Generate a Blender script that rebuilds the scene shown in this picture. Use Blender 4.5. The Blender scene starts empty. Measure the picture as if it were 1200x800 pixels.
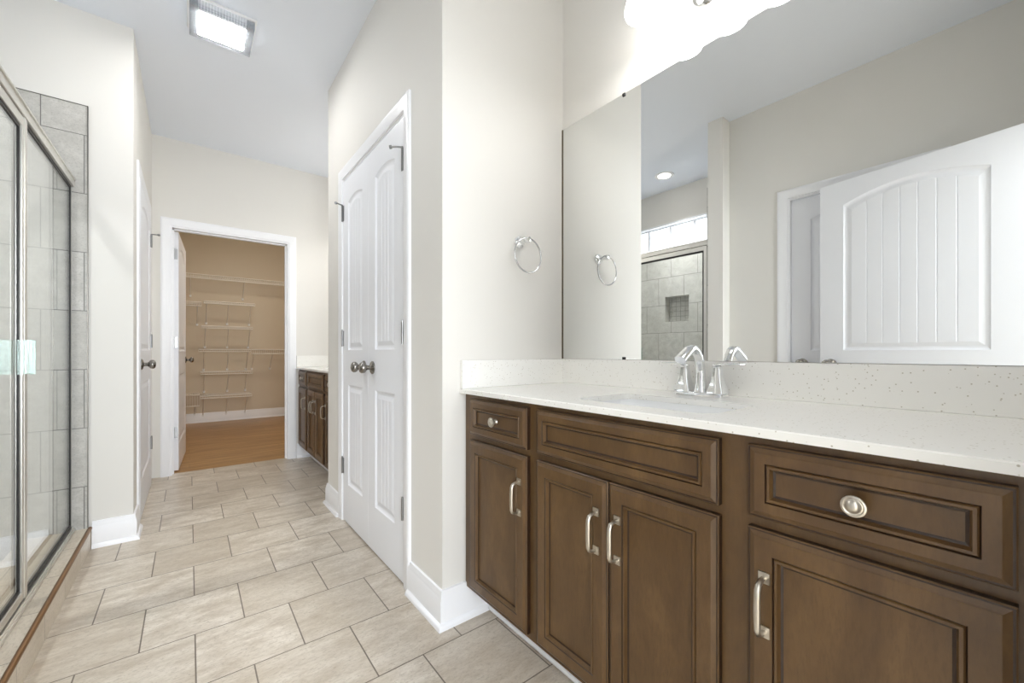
import bpy, bmesh, math, random
from mathutils import Vector, Matrix
from mathutils.geometry import tessellate_polygon

# ------------------------------------------------------------------ scene, camera, light
S = bpy.context.scene
COL = S.collection
S.view_settings.view_transform = 'Standard'
S.view_settings.look = 'None'
S.view_settings.exposure = 1.36
S.view_settings.gamma = 1.0
S.view_settings.use_curve_mapping = False
S.cycles.use_denoising = True
S.cycles.max_bounces = 14
S.cycles.diffuse_bounces = 8
S.cycles.glossy_bounces = 6
S.cycles.transparent_max_bounces = 16
S.cycles.caustics_reflective = False
S.cycles.caustics_refractive = False
S.cycles.sample_clamp_indirect = 6.0

cam_d = bpy.data.cameras.new('camera')
cam = bpy.data.objects.new('camera', cam_d)
COL.objects.link(cam)
cam.location = (0, 0, 1.0)
cam.rotation_euler = (math.radians(90), 0, math.radians(-38.2))
cam_d.sensor_width = 36
cam_d.lens = 480.5 / 1200 * 36
cam_d.shift_y = 13.2 / 1200
cam_d.clip_start = 0.02
S.camera = cam

w = bpy.data.worlds.new('daylight')
S.world = w
w.use_nodes = True
wb = w.node_tree.nodes['Background']
wb.inputs[0].default_value = (0.86, 0.93, 1.0, 1)
wb.inputs[1].default_value = 1.6

P_BED = 104.0        # added fill light behind the camera
P_SHADE = 3.4       # vanity lamp shades, emission strength
P_BULB = 22.0
P_FAN = 26.0        # bathroom ceiling fan light
P_CAN = 6.0        # recessed light in shower
P_CLOSET = 31.0     # closet ceiling lamp

def area(name, loc, rot, sx, sy, power, color, shape='RECTANGLE'):
    d = bpy.data.lights.new(name, 'AREA')
    d.shape = shape
    d.size = sx
    if shape in ('RECTANGLE', 'ELLIPSE'):
        d.size_y = sy
    d.energy = power
    d.color = color
    o = bpy.data.objects.new(name, d)
    COL.objects.link(o)
    o.location = loc
    o.rotation_euler = rot
    return o
# window-sized fill light added in the unseen room behind the camera
area('bedroom_fill_light', (0.2, -3.1, 1.45), (math.radians(90), 0, 0), 2.6, 1.9, P_BED, (0.87, 0.93, 1.0))

# ------------------------------------------------------------------ constants (metres)
H = 2.74
XM = 1.346      # mirror wall
YT = 1.334      # towel ring wall
XC = 0.726      # linen closet wall
YE = 2.90       # end of linen closet
YB = 4.335      # back wall
XL = -0.236     # far left wall
YS = 2.99       # shower end wall
XN = -0.52      # near left wall
XW = -1.36      # shower back wall
YP0, YP1, XP = 1.415, 1.525, -0.41   # shower partition
YF = -0.05      # entry wall
YC = 7.38       # closet back wall
GX = -0.47      # shower glass

# ------------------------------------------------------------------ materials
def lin(c):
    return tuple((v / 255 / 12.92) if v / 255 <= 0.04045 else ((v / 255 + 0.055) / 1.055) ** 2.4 for v in c)

def mat(name, rgb, rough=0.5, metal=0.0, spec=0.5, coat=0.0):
    m = bpy.data.materials.new(name)
    m.use_nodes = True
    b = m.node_tree.nodes['Principled BSDF']
    b.inputs['Base Color'].default_value = (*rgb, 1)
    b.inputs['Roughness'].default_value = rough
    b.inputs['Metallic'].default_value = metal
    b.inputs['Specular IOR Level'].default_value = spec
    b.inputs['Coat Weight'].default_value = coat
    return m

def nd(m, t, **kw):
    n = m.node_tree.nodes.new(t)
    for k, v in kw.items():
        setattr(n, k, v)
    return n

def lk(m, a, b):
    m.node_tree.links.new(a, b)

def bsdf(m):
    return m.node_tree.nodes['Principled BSDF']

def ramp(m, fac, stops):
    r = nd(m, 'ShaderNodeValToRGB')
    e = r.color_ramp.elements
    while len(e) > len(stops):
        e.remove(e[-1])
    while len(e) < len(stops):
        e.new(0.5)
    for q, (p, c) in zip(e, stops):
        q.position = p
        q.color = (*c, 1) if len(c) == 3 else c
    lk(m, fac, r.inputs[0])
    return r.outputs[0]

def mixc(m, fac, a, b, mode='MIX'):
    n = nd(m, 'ShaderNodeMix', data_type='RGBA', blend_type=mode)
    for sock, v in ((n.inputs[0], fac), (n.inputs[6], a), (n.inputs[7], b)):
        if isinstance(v, (int, float)):
            sock.default_value = v
        elif isinstance(v, tuple):
            sock.default_value = (*v, 1)
        else:
            lk(m, v, sock)
    return n.outputs[2]

def noise(m, vec, scale, detail=4, rough=0.55, dist=0.0):
    n = nd(m, 'ShaderNodeTexNoise')
    n.inputs['Scale'].default_value = scale
    n.inputs['Detail'].default_value = detail
    n.inputs['Roughness'].default_value = rough
    n.inputs['Distortion'].default_value = dist
    if vec is not None:
        lk(m, vec, n.inputs['Vector'])
    return n.outputs['Fac']

def objco(m, scale=(1, 1, 1), loc=(0, 0, 0)):
    t = nd(m, 'ShaderNodeTexCoord')
    p = nd(m, 'ShaderNodeMapping')
    p.inputs['Scale'].default_value = scale
    p.inputs['Location'].default_value = loc
    lk(m, t.outputs['Object'], p.inputs['Vector'])
    return p.outputs['Vector']

def bump(m, height, strength, dist=0.002):
    b = nd(m, 'ShaderNodeBump')
    b.inputs['Strength'].default_value = strength
    b.inputs['Distance'].default_value = dist
    lk(m, height, b.inputs['Height'])
    lk(m, b.outputs[0], bsdf(m).inputs['Normal'])

def paint(name, rgb, rough=0.6):
    m = mat(name, rgb, rough, spec=0.3)
    n = noise(m, objco(m), 160, 2)
    bump(m, n, 0.08, 0.001)
    return m

def tile_mat(name, axes, pitch, origin, c1, c2, vein, grout, mortar=0.0035, rough=0.35, vein_scale=(4, 9, 9), offset=0.5):
    """square tiles in a running bond; axes: which coordinate runs along the rows / across them"""
    m = mat(name, c1, rough)
    t = nd(m, 'ShaderNodeTexCoord')
    s = nd(m, 'ShaderNodeSeparateXYZ')
    lk(m, t.outputs['Object'], s.inputs[0])
    c = nd(m, 'ShaderNodeCombineXYZ')
    for k in range(2):
        a = nd(m, 'ShaderNodeMath', operation='ADD')
        if axes[k] == 'XZ':
            q = nd(m, 'ShaderNodeMath', operation='ADD')
            lk(m, s.outputs['X'], q.inputs[0]); lk(m, s.outputs['Z'], q.inputs[1])
            lk(m, q.outputs[0], a.inputs[0])
        else:
            lk(m, s.outputs[axes[k]], a.inputs[0])
        a.inputs[1].default_value = origin[k]
        lk(m, a.outputs[0], c.inputs[k])
    b = nd(m, 'ShaderNodeTexBrick')
    b.offset = offset
    b.offset_frequency = 2
    b.squash = 1.0
    b.inputs['Scale'].default_value = 1.0
    b.inputs['Mortar Size'].default_value = mortar
    b.inputs['Mortar Smooth'].default_value = 0.1
    b.inputs['Bias'].default_value = 0.0
    b.inputs['Brick Width'].default_value = pitch[0]
    b.inputs['Row Height'].default_value = pitch[1]
    b.inputs['Color1'].default_value = (*c1, 1)
    b.inputs['Color2'].default_value = (*c2, 1)
    b.inputs['Mortar'].default_value = (*grout, 1)
    lk(m, c.outputs[0], b.inputs['Vector'])
    # a shift of the veins from tile to tile
    bw = nd(m, 'ShaderNodeTexBrick')
    bw.offset = offset
    for nm in ('Scale', 'Brick Width', 'Row Height'):
        bw.inputs[nm].default_value = b.inputs[nm].default_value
    bw.inputs['Mortar Size'].default_value = 0
    bw.inputs['Color1'].default_value = (0, 0, 0, 1)
    bw.inputs['Color2'].default_value = (1, 1, 1, 1)
    lk(m, c.outputs[0], bw.inputs['Vector'])
    ms = nd(m, 'ShaderNodeVectorMath', operation='MULTIPLY')
    lk(m, bw.outputs['Color'], ms.inputs[0])
    ms.inputs[1].default_value = (7, 5, 9)
    ad = nd(m, 'ShaderNodeVectorMath', operation='ADD')
    lk(m, t.outputs['Object'], ad.inputs[0])
    lk(m, ms.outputs[0], ad.inputs[1])
    mp = nd(m, 'ShaderNodeMapping')
    mp.inputs['Scale'].default_value = vein_scale
    lk(m, ad.outputs[0], mp.inputs['Vector'])
    v1 = noise(m, mp.outputs[0], 2.0, 10, 0.72, 0.15)
    v2 = noise(m, mp.outputs[0], 20, 6, 0.75, 0.3)
    f1 = ramp(m, v1, [(0.38, (0, 0, 0)), (0.66, (1, 1, 1))])
    f2 = ramp(m, v2, [(0.50, (0, 0, 0)), (0.66, (1, 1, 1))])
    v3 = noise(m, mp.outputs[0], 30, 3, 0.6, 0.0)
    f3 = ramp(m, v3, [(0.65, (0, 0, 0)), (0.70, (0.7, 0.7, 0.7))])
    col = mixc(m, f1, b.outputs['Color'], vein)
    h = nd(m, 'ShaderNodeMath', operation='MULTIPLY')
    lk(m, f2, h.inputs[0]); h.inputs[1].default_value = 0.75
    col = mixc(m, h.outputs[0], col, tuple(x * 0.82 for x in vein))
    col = mixc(m, f3, col, tuple(x * 0.55 for x in vein))
    col = mixc(m, b.outputs['Fac'], col, grout)
    lk(m, col, bsdf(m).inputs['Base Color'])
    hh = nd(m, 'ShaderNodeMath', operation='MULTIPLY_ADD')
    lk(m, b.outputs['Fac'], hh.inputs[0]); hh.inputs[1].default_value = -1.0
    q = nd(m, 'ShaderNodeMath', operation='MULTIPLY')
    lk(m, v2, q.inputs[0]); q.inputs[1].default_value = 0.18
    lk(m, q.outputs[0], hh.inputs[2])
    bump(m, hh.outputs[0], 0.5, 0.002)
    return m

M = {}
M['wall'] = paint('greige_wall_paint', lin((228, 226, 221)))
M['ceiling'] = paint('ceiling_paint', lin((233, 238, 246)), 0.8)
M['closet'] = paint('dim_tinted_wall_paint', lin((214, 202, 182)))  # same paint as the bathroom, with dim warm closet light put into the colour
M['trim'] = mat('white_trim_paint', lin((243, 244, 247)), 0.35)
M['door'] = mat('white_door_paint', lin((240, 242, 247)), 0.4)
M['floor'] = tile_mat('travertine_floor_tile', ('X', 'Y'), (0.2965, 0.2955), (0.13225, 2.955 - 1.546),
                      lin((222, 214, 202)), lin((200, 190, 175)), lin((180, 167, 149)), lin((112, 102, 90)), 0.0022,
                      vein_scale=(3, 8, 8))
GR = dict(mortar=0.0020, rough=0.4, vein_scale=(6, 6, 8))
gc = (lin((208, 206, 201)), lin((198, 196, 190)), lin((178, 176, 170)), lin((118, 116, 112)))
M['tile_end'] = tile_mat('shower_end_tile', ('X', 'Z'), (0.2965, 0.2975), (0.42 + 0.2965 * 4.5, 2.975 - 2.105 + 0.2975), *gc, **GR)
M['tile_back'] = tile_mat('shower_back_tile', ('Y', 'Z'), (0.2925, 0.2975), (-2.385 + 0.2925 * 12.5, 2.975 - 2.105 + 0.2975), *gc, **GR)
M['mosaic'] = tile_mat('niche_mosaic_tile', ('Y', 'Z'), (0.052, 0.052), (1, 1), *gc, mortar=0.0018, rough=0.4, vein_scale=(6, 6, 8), offset=0.0)
M['curb'] = tile_mat('shower_curb_tile', ('Y', 'XZ'), (0.2965, 0.9), (0.1, 0.6), lin((214, 204, 188)), lin((204, 193, 176)), lin((190, 177, 158)), lin((140, 128, 112)), 0.0018, vein_scale=(8, 3, 8))
M['pan'] = tile_mat('shower_pan_tile', ('X', 'Y'), (0.05, 0.05), (2, 0), lin((205, 196, 182)), lin((198, 188, 172)), lin((186, 174, 156)), lin((150, 140, 128)), 0.0018, offset=0.0)

def wood_floor():
    m = mat('oak_plank_floor', lin((176, 130, 76)), 0.35)
    v = objco(m)
    b = nd(m, 'ShaderNodeTexBrick')
    b.offset = 0.37
    b.inputs['Scale'].default_value = 1
    b.inputs['Mortar Size'].default_value = 0.0009
    b.inputs['Brick Width'].default_value = 1.22
    b.inputs['Row Height'].default_value = 0.18
    b.inputs['Color1'].default_value = (*lin((192, 153, 103)), 1)
    b.inputs['Color2'].default_value = (*lin((176, 137, 89)), 1)
    b.inputs['Mortar'].default_value = (*lin((110, 76, 42)), 1)
    lk(m, v, b.inputs['Vector'])
    n = noise(m, objco(m, (0.9, 22, 1)), 2.2, 6, 0.65, 0.5)
    f = ramp(m, n, [(0.42, (0, 0, 0)), (0.60, (0.85, 0.85, 0.85))])
    lk(m, mixc(m, f, b.outputs['Color'], lin((132, 96, 56))), bsdf(m).inputs['Base Color'])
    return m
M['oak'] = wood_floor()

def cab_wood(name='walnut_stain', k=1.0):
    m = mat(name, (0.1, 0.05, 0.02), 0.34, spec=0.5, coat=0.0)
    n1 = noise(m, objco(m, (6, 6, 2.2)), 2.0, 6, 0.6, 0.5)
    n2 = noise(m, objco(m, (40, 40, 9)), 4.0, 5, 0.7)
    a, b_, c_ = (tuple(v * k for v in lin(q)) for q in ((111, 84, 51), (95, 70, 41), (80, 57, 33)))
    col = ramp(m, n1, [(0.3, a), (0.52, b_), (0.75, c_)])
    f = ramp(m, n2, [(0.45, (0, 0, 0)), (0.75, (0.45, 0.45, 0.45))])
    lk(m, mixc(m, f, col, tuple(v * 0.75 for v in c_)), bsdf(m).inputs['Base Color'])
    bump(m, n2, 0.06, 0.001)
    return m
M['wood'] = cab_wood()
M['glaze_shade'] = mat('dark_glaze_shade', lin((48, 30, 16)), 0.4)  # glaze in the grooves, painted shade on the outer edges of the fronts

def quartz():
    m = mat('white_quartz', lin((243, 242, 238)), 0.22)
    v = nd(m, 'ShaderNodeTexVoronoi')
    v.inputs['Scale'].default_value = 170
    lk(m, objco(m), v.inputs['Vector'])
    f = ramp(m, v.outputs['Distance'], [(0.0, (1, 1, 1)), (0.22, (0.8, 0.8, 0.8)), (0.3, (0, 0, 0))])
    wn = nd(m, 'ShaderNodeTexWhiteNoise')
    lk(m, v.outputs['Position'], wn.inputs[0])
    g = ramp(m, wn.outputs[0], [(0.80, (0, 0, 0)), (0.84, (1, 1, 1))])
    ff = mixc(m, 1.0, f, g, 'MULTIPLY')
    lk(m, mixc(m, ff, lin((243, 242, 238)), lin((188, 181, 166))), bsdf(m).inputs['Base Color'])
    return m
M['quartz'] = quartz()
M['porcelain'] = mat('white_porcelain', lin((246, 247, 248)), 0.1, coat=0.3)
M['chrome'] = mat('polished_chrome', (0.86, 0.87, 0.88), 0.07, 1.0)
M['ring'] = mat('chrome_ring', (0.56, 0.56, 0.57), 0.10, 1.0)
M['nickel'] = mat('satin_nickel', lin((205, 198, 186)), 0.28, 1.0)
M['pewter'] = mat('pewter_knob', lin((150, 146, 140)), 0.25, 1.0)
M['hinge'] = mat('nickel_hinge', lin((150, 150, 150)), 0.35, 1.0)
M['alu'] = mat('brushed_frame', lin((222, 220, 214)), 0.35, 1.0)
M['black'] = mat('black_gasket', (0.012, 0.011, 0.010), 0.5)
M['bronze'] = mat('bronze_edge', lin((128, 94, 58)), 0.4, 0.6)
M['steel_edge'] = mat('tile_edge_metal', lin((120, 116, 110)), 0.35, 0.9)
M['mirror'] = mat('mirror_silver', (0.865, 0.875, 0.865), 0.0, 1.0)
M['mirror_edge'] = mat('mirror_edge_glass', lin((84, 72, 50)), 0.3)
M['wire'] = mat('white_vinyl_wire', lin((236, 232, 224)), 0.4)
M['plastic'] = mat('white_plastic', lin((240, 240, 240)), 0.35)

def thin_glass(name, tint, ior=1.45, boost=0.0):
    m = bpy.data.materials.new(name)
    m.use_nodes = True
    nt = m.node_tree
    nt.nodes.clear()
    out = nd(m, 'ShaderNodeOutputMaterial')
    tr = nd(m, 'ShaderNodeBsdfTransparent')
    tr.inputs[0].default_value = (*tint, 1)
    gl = nd(m, 'ShaderNodeBsdfGlossy')
    gl.inputs['Roughness'].default_value = 0.0
    gl.inputs[0].default_value = (1, 1, 1, 1)
    fr = nd(m, 'ShaderNodeFresnel')
    ge = nd(m, 'ShaderNodeNewGeometry')
    mr = nd(m, 'ShaderNodeMapRange')     # same reflectance from either side of the sheet
    mr.inputs['To Min'].default_value = ior
    mr.inputs['To Max'].default_value = 1.0 / ior
    lk(m, ge.outputs['Backfacing'], mr.inputs['Value'])
    lk(m, mr.outputs[0], fr.inputs[0])
    mx = nd(m, 'ShaderNodeMixShader')
    lk(m, fr.outputs[0], mx.inputs[0])
    lk(m, tr.outputs[0], mx.inputs[1])
    lk(m, gl.outputs[0], mx.inputs[2])
    if boost:
        df = nd(m, 'ShaderNodeBsdfDiffuse')
        df.inputs[0].default_value = (0.9, 0.92, 0.94, 1)
        m2 = nd(m, 'ShaderNodeMixShader')
        m2.inputs[0].default_value = boost
        lk(m, mx.outputs[0], m2.inputs[1])
        lk(m, df.outputs[0], m2.inputs[2])
        mx = m2
    lk(m, mx.outputs[0], out.inputs[0])
    return m
M['glass'] = thin_glass('shower_glass', (0.955, 0.97, 0.96))
M['pane'] = thin_glass('window_glass', (0.97, 0.98, 0.98))
M['acrylic'] = thin_glass('teal_acrylic', (0.88, 0.955, 0.94), 1.5)
M['lens_clear'] = thin_glass('clear_ribbed_lens', (0.93, 0.94, 0.95), 1.4, 0.10)

def emit(name, rgb, strength):
    m = mat(name, rgb, 0.4)
    bsdf(m).inputs['Emission Color'].default_value = (*rgb, 1)
    bsdf(m).inputs['Emission Strength'].default_value = strength
    return m
M['shade'] = emit('lit_frosted_shade', (1.0, 0.985, 0.96), P_SHADE)
M['bulb'] = emit('lit_lamp_opening', (1.0, 0.985, 0.96), P_BULB)
M['fan_lens'] = emit('lit_fan_lens', (1.0, 0.985, 0.97), P_FAN)
M['can_lens'] = emit('lit_recessed_lens', (1.0, 0.95, 0.88), P_CAN)
M['closet_lens'] = emit('lit_closet_dome', (1.0, 0.91, 0.78), P_CLOSET)

# ------------------------------------------------------------------ mesh helpers
class MB:
    def __init__(s):
        s.v, s.f, s.m = [], [], []
        s.mats = []
    def mi(s, m):
        if m is None:
            return 0
        if m not in s.mats:
            s.mats.append(m)
        return s.mats.index(m)
    def add(s, verts, faces, m=None):
        o = len(s.v)
        s.v += [tuple(p) for p in verts]
        k = s.mi(m)
        for f in faces:
            s.f.append([o + i for i in f])
            s.m.append(k)
    def box(s, a, b, m=None):
        x0, x1 = sorted((a[0], b[0])); y0, y1 = sorted((a[1], b[1])); z0, z1 = sorted((a[2], b[2]))
        vs = [(x0, y0, z0), (x1, y0, z0), (x1, y1, z0), (x0, y1, z0), (x0, y0, z1), (x1, y0, z1), (x1, y1, z1), (x0, y1, z1)]
        s.add(vs, [(0, 3, 2, 1), (4, 5, 6, 7), (0, 1, 5, 4), (1, 2, 6, 5), (2, 3, 7, 6), (3, 0, 4, 7)], m)
    def obox(s, c, ax, hs, m=None):
        """oriented box: centre, three axes, half sizes"""
        c = Vector(c)
        vs = []
        for k in (-1, 1):
            for i, j in ((-1, -1), (1, -1), (1, 1), (-1, 1)):
                vs.append(c + Vector(ax[0]) * i * hs[0] + Vector(ax[1]) * j * hs[1] + Vector(ax[2]) * k * hs[2])
        s.add(vs, [(0, 3, 2, 1), (4, 5, 6, 7), (0, 1, 5, 4), (1, 2, 6, 5), (2, 3, 7, 6), (3, 0, 4, 7)], m)
    def tube(s, pts, rad, n=10, m=None, cap=True, flat=None, up=None):
        """sweep a circle (or ellipse: flat = ratio along the side axis) along pts"""
        pts = [Vector(p) for p in pts]
        if not hasattr(rad, '__len__'):
            rad = [rad] * len(pts)
        rings = []
        prev = None
        for i, p in enumerate(pts):
            a = pts[max(i - 1, 0)]; b = pts[min(i + 1, len(pts) - 1)]
            t = (b - a).normalized()
            if prev is None:
                ref = Vector(up) if up else (Vector((0, 0, 1)) if abs(t.z) < 0.9 else Vector((1, 0, 0)))
                e1 = (ref - t * ref.dot(t)).normalized()
            else:
                e1 = (prev - t * prev.dot(t)).normalized()
            prev = e1
            e2 = t.cross(e1)
            fl = flat if flat else 1.0
            rings.append([p + e1 * math.cos(2 * math.pi * k / n) * rad[i] + e2 * math.sin(2 * math.pi * k / n) * rad[i] * fl for k in range(n)])
        vs = [q for r in rings for q in r]
        fs = []
        for i in range(len(rings) - 1):
            for k in range(n):
                fs.append((i * n + k, i * n + (k + 1) % n, (i + 1) * n + (k + 1) % n, (i + 1) * n + k))
        if cap:
            fs.append(tuple(range(n))[::-1])
            fs.append(tuple((len(rings) - 1) * n + k for k in range(n)))
        s.add(vs, fs, m)
    def lathe(s, prof, origin, axis, n=24, m=None, sx=1.0, sy=1.0):
        """prof: (radius, height along axis)"""
        ax = Vector(axis).normalized()
        ref = Vector((0, 0, 1)) if abs(ax.z) < 0.9 else Vector((1, 0, 0))
        e1 = (ref - ax * ref.dot(ax)).normalized()
        e2 = ax.cross(e1)
        o = Vector(origin)
        vs = []
        for r, h in prof:
            for k in range(n):
                a = 2 * math.pi * k / n
                vs.append(o + ax * h + e1 * math.cos(a) * r * sx + e2 * math.sin(a) * r * sy)
        fs = []
        for i in range(len(prof) - 1):
            for k in range(n):
                fs.append((i * n + k, i * n + (k + 1) % n, (i + 1) * n + (k + 1) % n, (i + 1) * n + k))
        fs.append(tuple(range(n))[::-1])
        fs.append(tuple((len(prof) - 1) * n + k for k in range(n)))
        s.add(vs, fs, m)
    def loft(s, rings, m=None, closed=True, cap0=False, cap1=False):
        n = len(rings[0])
        vs = [p for r in rings for p in r]
        fs = []
        for i in range(len(rings) - 1):
            for k in range(n if closed else n - 1):
                fs.append((i * n + k, i * n + (k + 1) % n, (i + 1) * n + (k + 1) % n, (i + 1) * n + k))
        if cap0:
            fs.append(tuple(range(n))[::-1])
        if cap1:
            fs.append(tuple((len(rings) - 1) * n + k for k in range(n)))
        s.add(vs, fs, m)
    def poly(s, outer, holes, m=None):
        """flat polygon with holes, 3D points"""
        pl = [[Vector(p) for p in outer]] + [[Vector(p) for p in h] for h in holes]
        tris = tessellate_polygon(pl)
        s.add([p for l in pl for p in l], [tuple(t) for t in tris], m)
    def build(s, name, m=None, parent=None, smooth=None, bevel=0.0, recalc=True):
        me = bpy.data.meshes.new(name)
        me.from_pydata(s.v, [], s.f)
        mats = s.mats if s.mats else [m]
        for q in mats:
            me.materials.append(M[q] if isinstance(q, str) else q)
        for p, k in zip(me.polygons, s.m):
            p.material_index = k if s.mats else 0
        bm = bmesh.new()
        bm.from_mesh(me)
        bmesh.ops.remove_doubles(bm, verts=bm.verts, dist=1e-5)
        if recalc:
            bmesh.ops.recalc_face_normals(bm, faces=bm.faces)
        if bevel:
            bmesh.ops.bevel(bm, geom=[e for e in bm.edges if len(e.link_faces) == 2 and e.calc_face_angle(0) > 0.7], offset=bevel, segments=2, affect='EDGES', profile=0.5)
        bm.to_mesh(me)
        bm.free()
        if smooth is not None:
            me.polygons.foreach_set('use_smooth', [True] * len(me.polygons))
            me.set_sharp_from_angle(angle=math.radians(smooth))
        o = bpy.data.objects.new(name, me)
        COL.objects.link(o)
        if parent is not None:
            put(o, parent)
        return o

def world_loc(o):
    l = Vector(o.location)
    while o.parent is not None:
        o = o.parent
        l += Vector(o.location)
    return l

def put(o, parent):
    o.parent = parent
    o.location = Vector(o.location) - world_loc(parent)

def tag(o, label=None, cat=None, group=None, kind=None):
    if label: o['label'] = label
    if cat: o['category'] = cat
    if group: o['group'] = group
    if kind: o['kind'] = kind
    return o

def thing(name, loc, label, cat, group=None, kind=None):
    o = bpy.data.objects.new(name, None)
    o.empty_display_size = 0.05
    COL.objects.link(o)
    o.location = loc
    return tag(o, label, cat, group, kind)

def struct(o, label, cat):
    return tag(o, label, cat, None, 'structure')

def slab(name, axis, a, b, urange, vrange, holes, m, label, cat):
    """wall of thickness a..b along axis, covering urange x vrange (v is z, or y for floors), with rectangular holes"""
    us = sorted({urange[0], urange[1], *[h[k] for h in holes for k in (0, 1)]})
    vs = sorted({vrange[0], vrange[1], *[h[k] for h in holes for k in (2, 3)]})
    mb = MB()
    def p(t, u, v):
        return {'x': (t, u, v), 'y': (u, t, v), 'z': (u, v, t)}[axis]
    for j in range(len(vs) - 1):
        run = None
        for i in range(len(us)):
            solid = False
            if i < len(us) - 1:
                cu, cv = (us[i] + us[i + 1]) / 2, (vs[j] + vs[j + 1]) / 2
                solid = not any(h[0] < cu < h[1] and h[2] < cv < h[3] for h in holes)
            if solid and run is None:
                run = us[i]
            if not solid and run is not None:
                mb.box(p(a, run, vs[j]), p(b, us[i], vs[j + 1]))
                run = None
    o = mb.build(name, m)
    return struct(o, label, cat)

# ------------------------------------------------------------------ room shell
T = 0.114
slab('floor', 'z', -0.05, 0.0, (XN - T, XM + T), (-0.17, 4.40), [], 'floor', 'beige stone tile floor of the bathroom in a running bond', 'floor')
slab('floor_closet', 'z', -0.05, 0.0, (-1.1, 2.0), (4.40, YC + T), [], 'oak', 'honey oak plank floor inside the walk-in closet', 'floor')
slab('floor_shower', 'z', -0.05, 0.03, (XW - T, -0.634), (YP0, YS + T), [], 'pan', 'beige mosaic floor of the shower behind the glass', 'floor')
slab('floor_bedroom', 'z', -0.05, 0.0, (-2.0, 2.4), (-3.4, -0.17), [], M['curb'], 'floor of the room behind the entry doorway', 'floor')
slab('ceiling', 'z', H, H + 0.06, (XW - T, XM + T), (-0.17, 4.455), [], 'ceiling', 'flat white bathroom ceiling', 'ceiling')
slab('ceiling_closet', 'z', H, H + 0.06, (-1.1, 2.0), (4.455, YC + T), [], 'ceiling', 'ceiling of the walk-in closet', 'ceiling')
slab('ceiling_bedroom', 'z', H, H + 0.06, (-2.0, 2.4), (-3.4, -0.17), [], 'ceiling', 'ceiling of the room behind the entry doorway', 'ceiling')

slab('wall_right', 'x', XM, XM + T, (-0.17, 4.455), (0, H), [], 'wall', 'long cream wall that carries the big mirror', 'wall')
slab('wall_alcove', 'y', YT, YT + T, (XC, XM), (0, H), [], 'wall', 'short cream wall with the towel ring beside the mirror', 'wall')
LY0, LY1, LTOP = 1.665, 2.557, 2.032
slab('wall_linen', 'x', XC, XC + T, (YT + T, YE), (0, H), [(LY0, LY1, 0, LTOP)], 'wall', 'cream wall around the white double linen doors', 'wall')
slab('wall_linen_end', 'y', YE - T, YE, (XC + T, XM), (0, H), [], 'wall', 'end wall of the linen closet facing the far vanity', 'wall')
CX0, CX1, CTOP = -0.128, 0.742, 2.040
slab('wall_back', 'y', YB, YB + 0.12, (XL - T, XM), (0, H), [(CX0, CX1, 0, CTOP)], 'wall', 'cream end wall with the open closet doorway', 'wall')
DY0, DY1, DTOP = 3.225, 4.075, 2.05
slab('wall_left', 'x', XL - T, XL, (YS + T, YB), (0, H), [(DY0, DY1, 0, DTOP)], 'wall', 'narrow left wall holding the closed white door beyond the shower', 'wall')
slab('wall_shower_end', 'y', YS, YS + T, (XW - T, XL), (0, H), [], 'wall', 'pale wall at the far end of the glass shower', 'wall')
WY0, WY1, WZ0, WZ1 = 1.62, 2.96, 2.105, 2.39
NY0, NY1, NZ0, NZ1 = 2.18, 2.46, 1.325, 1.605
slab('wall_shower_back', 'x', XW - T, XW, (YP0, YS), (0, H), [(WY0, WY1, WZ0, WZ1), (NY0, NY1, NZ0, NZ1)], 'wall', 'shower back wall with the high window, seen in the mirror', 'wall')
slab('wall_partition', 'y', YP0, YP1, (XW, XP), (0, H), [], 'wall', 'pale wing wall at the near end of the shower, seen in the mirror', 'wall')
EY0, EY1, ETOP = 0.325, 1.037, 2.05
slab('wall_left_near', 'x', XN - T, XN, (-0.17, YP0), (0, H), [(EY0, EY1, 0, ETOP)], 'wall', 'beige left wall behind the open door, seen in the mirror', 'wall')
FX0, FX1 = -0.30, 0.56
slab('wall_entry', 'y', -0.17, YF, (XN, XM), (0, H), [(FX0, FX1, 0, 2.05)], 'wall', 'entry wall with the doorway at the camera', 'wall')
# walk-in closet
slab('wall_closet_back', 'y', YC, YC + T, (-1.1, 2.0), (0, H), [], 'closet', 'back wall of the walk-in closet, tinted as dim and warm, with white wire shelves', 'wall')
slab('wall_closet_left', 'x', -1.1 - T, -1.1, (4.34, YC), (0, H), [], 'closet', 'left wall of the walk-in closet', 'wall')
slab('wall_closet_right', 'x', 2.0, 2.0 + T, (4.34, YC), (0, H), [], 'closet', 'right wall of the walk-in closet', 'wall')
slab('wall_closet_front', 'y', 4.455, 4.46, (-1.1, 2.0), (0, H), [(CX0 - 0.07, CX1 + 0.07, 0, 2.12)], 'closet', 'inner face of the closet doorway wall', 'wall')
# room behind the camera
slab('wall_bedroom_left', 'x', -2.0 - T, -2.0, (-3.4, -0.05), (0, H), [], 'wall', 'left wall of the room behind the entry', 'wall')
slab('wall_bedroom_right', 'x', 2.4, 2.4 + T, (-3.4, -0.05), (0, H), [], 'wall', 'right wall of the room behind the entry', 'wall')
slab('wall_bedroom_back', 'y', -3.4 - T, -3.4, (-2.0, 2.4), (0, H), [], 'wall', 'far wall of the room behind the entry', 'wall')
slab('wall_bedroom_front', 'y', -0.17, -0.16, (-2.0, 2.4), (0, H), [(XN - T, XM + T, 0, H)], 'wall', 'wall beside the entry doorway in the room behind', 'wall')

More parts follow.
